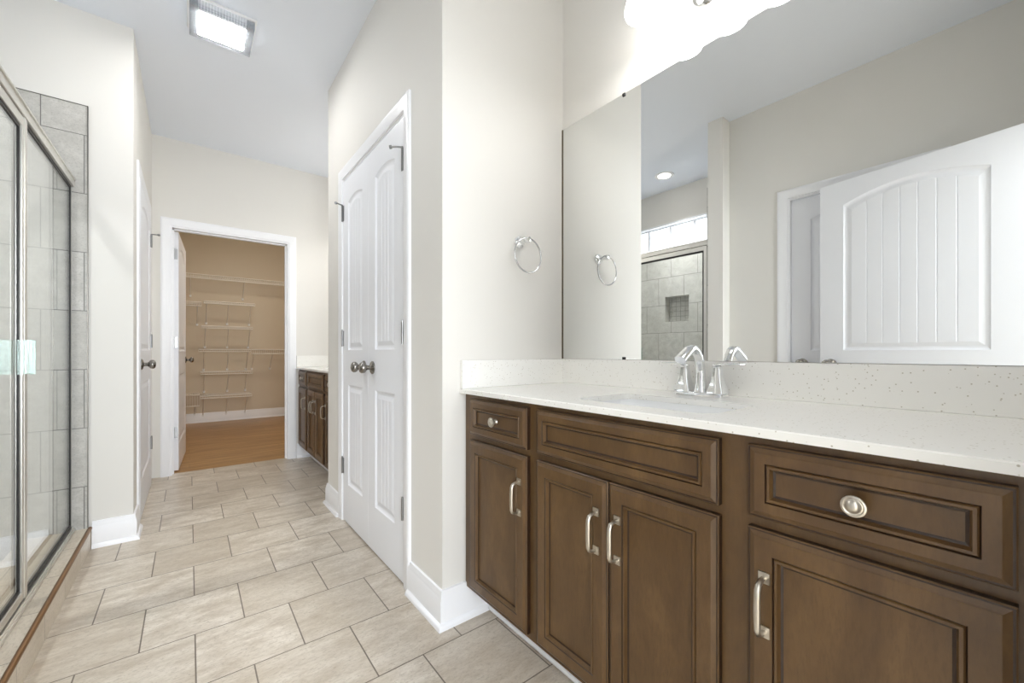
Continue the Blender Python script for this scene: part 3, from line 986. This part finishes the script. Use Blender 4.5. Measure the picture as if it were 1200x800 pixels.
    for k in (-1, 0, 1):
        yy = ly + 0.158 * k
        a = MB()
        a.tube([(XM - 0.075, yy, lz + 0.005), (XM - 0.082, yy, lz + 0.050), (XM - 0.105, yy, lz + 0.070), (lx, yy, lz + 0.064), (lx, yy, lz + 0.05)], 0.006, 10)
        a.lathe([(0.014, 0), (0.026, 0.006), (0.027, 0.028), (0.010, 0.034)], (lx, yy, lz + 0.026), (0, 0, 1), 20)
        ar = a.build('arm', 'chrome', parent=lt, smooth=40)
        s = MB()
        zz = 2.143
        s.lathe([(0.054, 0), (0.060, 0.003), (0.0625, 0.010), (0.0615, 0.022), (0.056, 0.045), (0.048, 0.07), (0.039, 0.095), (0.03, 0.108), (0.022, 0.112)], (lx, yy, zz), (0, 0, 1), 32)
        so_ = s.build('glass_shade', 'shade', parent=lt, smooth=60)
        s = MB()
        s.lathe([(0.050, -0.0012), (0.050, -0.0004)], (lx, yy, zz), (0, 0, 1), 32)
        s.build('lit_opening', 'bulb', parent=so_)
vanity(0.0, 'walnut-brown vanity cabinet in the right foreground under the big mirror', 'long white quartz countertop in the foreground with tall backsplash',
       'white rectangular undermount sink in the near countertop', 'chrome two-handle faucet standing on the near countertop before the mirror',
       'lit three-shade chrome wall lamp above the big mirror')
vanity(YB - YT, 'brown vanity cabinet past the linen doors, beside the closet doorway', 'white quartz countertop on the far vanity beyond the linen doors',
       'sink in the far countertop past the linen closet', 'chrome faucet on the far countertop past the linen closet',
       'wall lamp over the far vanity past the linen closet')

# ------------------------------------------------------------------ mirror
def mirror():
    t = MB()
    y0, y1, z0, z1 = -0.044, YT - 0.010, 0.9735, 2.016
    x0, x1 = XM - 0.006, XM - 0.0005
    t.add([(x0, y0, z0), (x0, y1, z0), (x0, y1, z1), (x0, y0, z1)], [(0, 3, 2, 1)], 'mirror')
    t.add([(x1, y0, z0), (x1, y1, z0), (x1, y1, z1), (x1, y0, z1)], [(0, 1, 2, 3)], 'mirror_edge')
    t.add([(x0, y1, z0), (x1, y1, z0), (x1, y1, z1), (x0, y1, z1)], [(0, 1, 2, 3)], 'mirror_edge')
    t.add([(x0, y0, z0), (x1, y0, z0), (x1, y0, z1), (x0, y0, z1)], [(0, 1, 2, 3)], 'mirror_edge')
    t.add([(x0, y0, z1), (x0, y1, z1), (x1, y1, z1), (x1, y0, z1)], [(0, 1, 2, 3)], 'mirror_edge')
    t.add([(x0, y0, z0), (x0, y1, z0), (x1, y1, z0), (x1, y0, z0)], [(0, 1, 2, 3)], 'mirror_edge')
    o = t.build('mirror', None)
    tag(o, 'large frameless wall mirror above the near countertop', 'mirror')
    e = MB()
    e.box((x0 - 0.001, y1 + 0.001, z0), (x1, YT - 0.0008, z1))
    e.build('edge_strip', 'mirror_edge', parent=o)
    for y in (0.992,):
        for z, s in ((z0, 1), (z1, -1)):
            c = MB()
            c.box((x0 - 0.004, y - 0.006, z - s * 0.0005), (x0 - 0.0002, y + 0.006, z + s * 0.010))
            c.build('mirror_clip', 'black', parent=o)
mirror()

# ------------------------------------------------------------------ towel ring
def towel_ring():
    x, y, z = 1.088, YT, 1.462
    t = thing('towel_ring', (x, y, z), 'chrome towel ring on the cream wall beside the big mirror', 'towel ring')
    a = MB()
    a.lathe([(0.026, 0.0003), (0.026, 0.005), (0.022, 0.010), (0.014, 0.014), (0.010, 0.020), (0.009, 0.045), (0.012, 0.050), (0.013, 0.062), (0.010, 0.068), (0.002, 0.070)], (x, y, z), (0, -1, 0), 24)
    a.build('post', 'chrome', parent=t, smooth=40)
    r = MB()
    R = 0.070
    pts = [(x + R * math.sin(2 * math.pi * k / 40), y - 0.058, z - R + 0.006 + R * math.cos(2 * math.pi * k / 40)) for k in range(41)]
    r.tube(pts, 0.0034, 10, cap=False)
    r.build('ring', 'ring', parent=t, smooth=60)
towel_ring()

# ------------------------------------------------------------------ ceiling lights
def fan_light():
    x0, x1, y0, y1 = 0.0, 0.27, 2.52, 2.77
    t = thing('fan_light', ((x0 + x1) / 2, (y0 + y1) / 2, H), 'square white fan light with clear ribbed edge on the ceiling', 'ceiling light')
    h = MB()
    h.box((x0 - 0.01, y0 - 0.01, H - 0.012), (x1 + 0.01, y1 + 0.01, H - 0.0002))
    h.build('housing', 'plastic', parent=t, bevel=0.004)
    r = MB()
    zb = H - 0.052
    n = 22
    for i in range(n):   # ribbed clear border, four sides
        for (a, b, c, d) in ((x0 + (x1 - x0) * i / n, y0, x0 + (x1 - x0) * (i + 0.55) / n, y0 + 0.034), (x0 + (x1 - x0) * i / n, y1 - 0.034, x0 + (x1 - x0) * (i + 0.55) / n, y1),
                             (x0, y0 + (y1 - y0) * i / n, x0 + 0.034, y0 + (y1 - y0) * (i + 0.55) / n), (x1 - 0.034, y0 + (y1 - y0) * i / n, x1, y0 + (y1 - y0) * (i + 0.55) / n)):
            r.box((a, b, zb + 0.006), (c, d, H - 0.012))
    lens = MB()
    for a, b in (((x0, y0), (x1, y0 + 0.004)), ((x0, y1 - 0.004), (x1, y1)), ((x0, y0), (x0 + 0.004, y1)), ((x1 - 0.004, y0), (x1, y1))):
        lens.box((a[0], a[1], zb), (b[0], b[1], H - 0.012))
    for a, b in (((x0, y0), (x1, y0 + 0.034)), ((x0, y1 - 0.034), (x1, y1)), ((x0, y0 + 0.034), (x0 + 0.034, y1 - 0.034)), ((x1 - 0.034, y0 + 0.034), (x1, y1 - 0.034))):
        lens.box((a[0], a[1], zb), (b[0], b[1], zb + 0.004))
    lp = lens.build('lens_rim', 'lens_clear', parent=t)
    r.build('lens_ribs', 'lens_clear', parent=lp)
    e = MB()
    e.box((x0 + 0.036, y0 + 0.036, zb - 0.002), (x1 - 0.036, y1 - 0.036, zb + 0.004))
    e.build('lit_panel', 'fan_lens', parent=t, bevel=0.002)
    q = MB()
    q.box((x0 + 0.036, y0 + 0.036, zb + 0.0045), (x1 - 0.036, y1 - 0.036, H - 0.0125))
    q.build('lamp_box', 'plastic', parent=t)
fan_light()
def can():
    x, y = -0.985, 2.24
    t = thing('recessed_light', (x, y, H), 'round recessed ceiling light over the shower, seen in the mirror', 'ceiling light')
    a = MB()
    a.lathe([(0.058, 0.0004), (0.090, 0.0004), (0.088, 0.005), (0.062, 0.007), (0.058, 0.005)], (x, y, H), (0, 0, -1), 32)
    a.build('trim_ring', 'plastic', parent=t, smooth=40)
    b = MB()
    b.lathe([(0.057, 0.0010), (0.057, 0.0076), (0.050, 0.010), (0.030, 0.0112), (0.001, 0.0115)], (x, y, H), (0, 0, -1), 32)
    b.build('lens', 'can_lens', parent=t, smooth=40)
    l = area('recessed_lamp', (x, y, H - 0.014), (0, 0, 0), 0.11, 0.11, 5.0, (0.98, 0.98, 1.0), 'DISK')
    l.data.spread = math.radians(96)
    l.parent = t
    l.location = Vector((0, 0, -0.014))
can()
def closet_lamp():
    x, y = 0.7, 5.7
    t = thing('flush_light', (x, y, H), 'round flush ceiling light inside the walk-in closet', 'ceiling light')
    a = MB()
    a.lathe([(0.15, 0.0004), (0.15, 0.022), (0.142, 0.026)], (x, y, H), (0, 0, -1), 32)
    a.build('base', 'nickel', parent=t, smooth=40)
    b = MB()
    b.lathe([(0.14, 0.026), (0.138, 0.040), (0.12, 0.062), (0.08, 0.080), (0.03, 0.088), (0.002, 0.089)], (x, y, H), (0, 0, -1), 32)
    b.build('dome', 'closet_lens', parent=t, smooth=60)
closet_lamp()

# ------------------------------------------------------------------ closet wire shelves
def wire_shelf(x0, x1, z, label, brackets, depth=0.30, lip=0.030, drop=0.29, rod=False, group='white wire shelves in the closet', lipbars=False):
    t = thing('wire_shelf', ((x0 + x1) / 2, YC, z), label, 'shelf', group)
    yf, yb = YC - depth, YC - 0.006
    mb = MB()
    R, r = 0.0055, 0.0024
    for y, zz in ((yf, z), (yf, z - lip), (yb, z), ((yf + yb) / 2, z - 0.004)):
        mb.tube([(x0, y, zz), (x1, y, zz)], R if y > yf else 0.0068, 6)
    n = max(2, int((x1 - x0) / 0.0254))
    for k in range(n + 1):
        x = x0 + (x1 - x0) * k / n
        mb.tube([(x, yb, z + 0.002), (x, yf, z + 0.002), (x, yf - 0.002, z - lip)], r, 4)
    mb.build('wire_deck', 'wire', parent=t, smooth=60)
    if rod:
        q = MB()
        q.tube([(x0, yf + 0.02, z - 0.085), (x1, yf + 0.02, z - 0.085)], 0.004, 6)
        for k in range(int((x1 - x0) / 0.3) + 1):
            x = x0 + 0.1 + 0.3 * k
            if x < x1:
                q.tube([(x, yf, z - lip), (x, yf + 0.02, z - 0.085)], 0.0025, 6)
        q.build('hang_rail', 'wire', parent=t)
    for bx in brackets:
        b = MB()
        b.tube([(bx, yf + 0.004, z - lip), (bx, YC - 0.012, z - drop)], 0.006, 8)
        bo = b.build('bracket', 'wire', parent=t, smooth=60)
        c = MB()
        c.box((bx - 0.013, YC - 0.024, z - drop - 0.018), (bx + 0.013, YC - 0.0005, z - drop + 0.016))
        c.build('wall_clip', 'plastic', parent=bo, bevel=0.003)
wire_shelf(-0.80, 1.90, 2.078, 'highest wire shelf, spanning the whole closet back wall', (-0.55, 0.01, 0.63, 1.24, 1.75), lip=0.052, drop=0.27, rod=False)
wire_shelf(0.16, 0.76, 1.716, 'top shelf of the narrow stack of wire shelves', (0.19, 0.438, 0.712))
wire_shelf(0.13, 0.73, 1.372, 'second shelf down in the narrow stack of wire shelves', (0.175, 0.438, 0.70))
wire_shelf(0.10, 0.705, 1.046, 'middle shelf of the narrow stack, level with the short right-hand shelf', (0.160, 0.438, 0.672))
wire_shelf(0.12, 0.73, 0.730, 'fourth shelf down in the narrow stack of wire shelves', (0.165, 0.438, 0.661))
wire_shelf(0.12, 0.72, 0.398, 'lowest shelf of the narrow stack, just above the closet baseboard', (0.155, 0.428, 0.661))
wire_shelf(-0.80, 0.13, 1.694, 'wire shelf left of the stack top, partly behind the open closet door', (-0.5, 0.087), lip=0.052)
wire_shelf(0.715, 1.90, 1.047, 'wire shelf right of the stack at its middle height', (0.749, 0.987, 1.5), lip=0.062)
wire_shelf(-0.80, 0.112, 0.420, 'low wire shelf with deep lip left of the stack, behind the closet door', (-0.5, 0.06), lip=0.15)
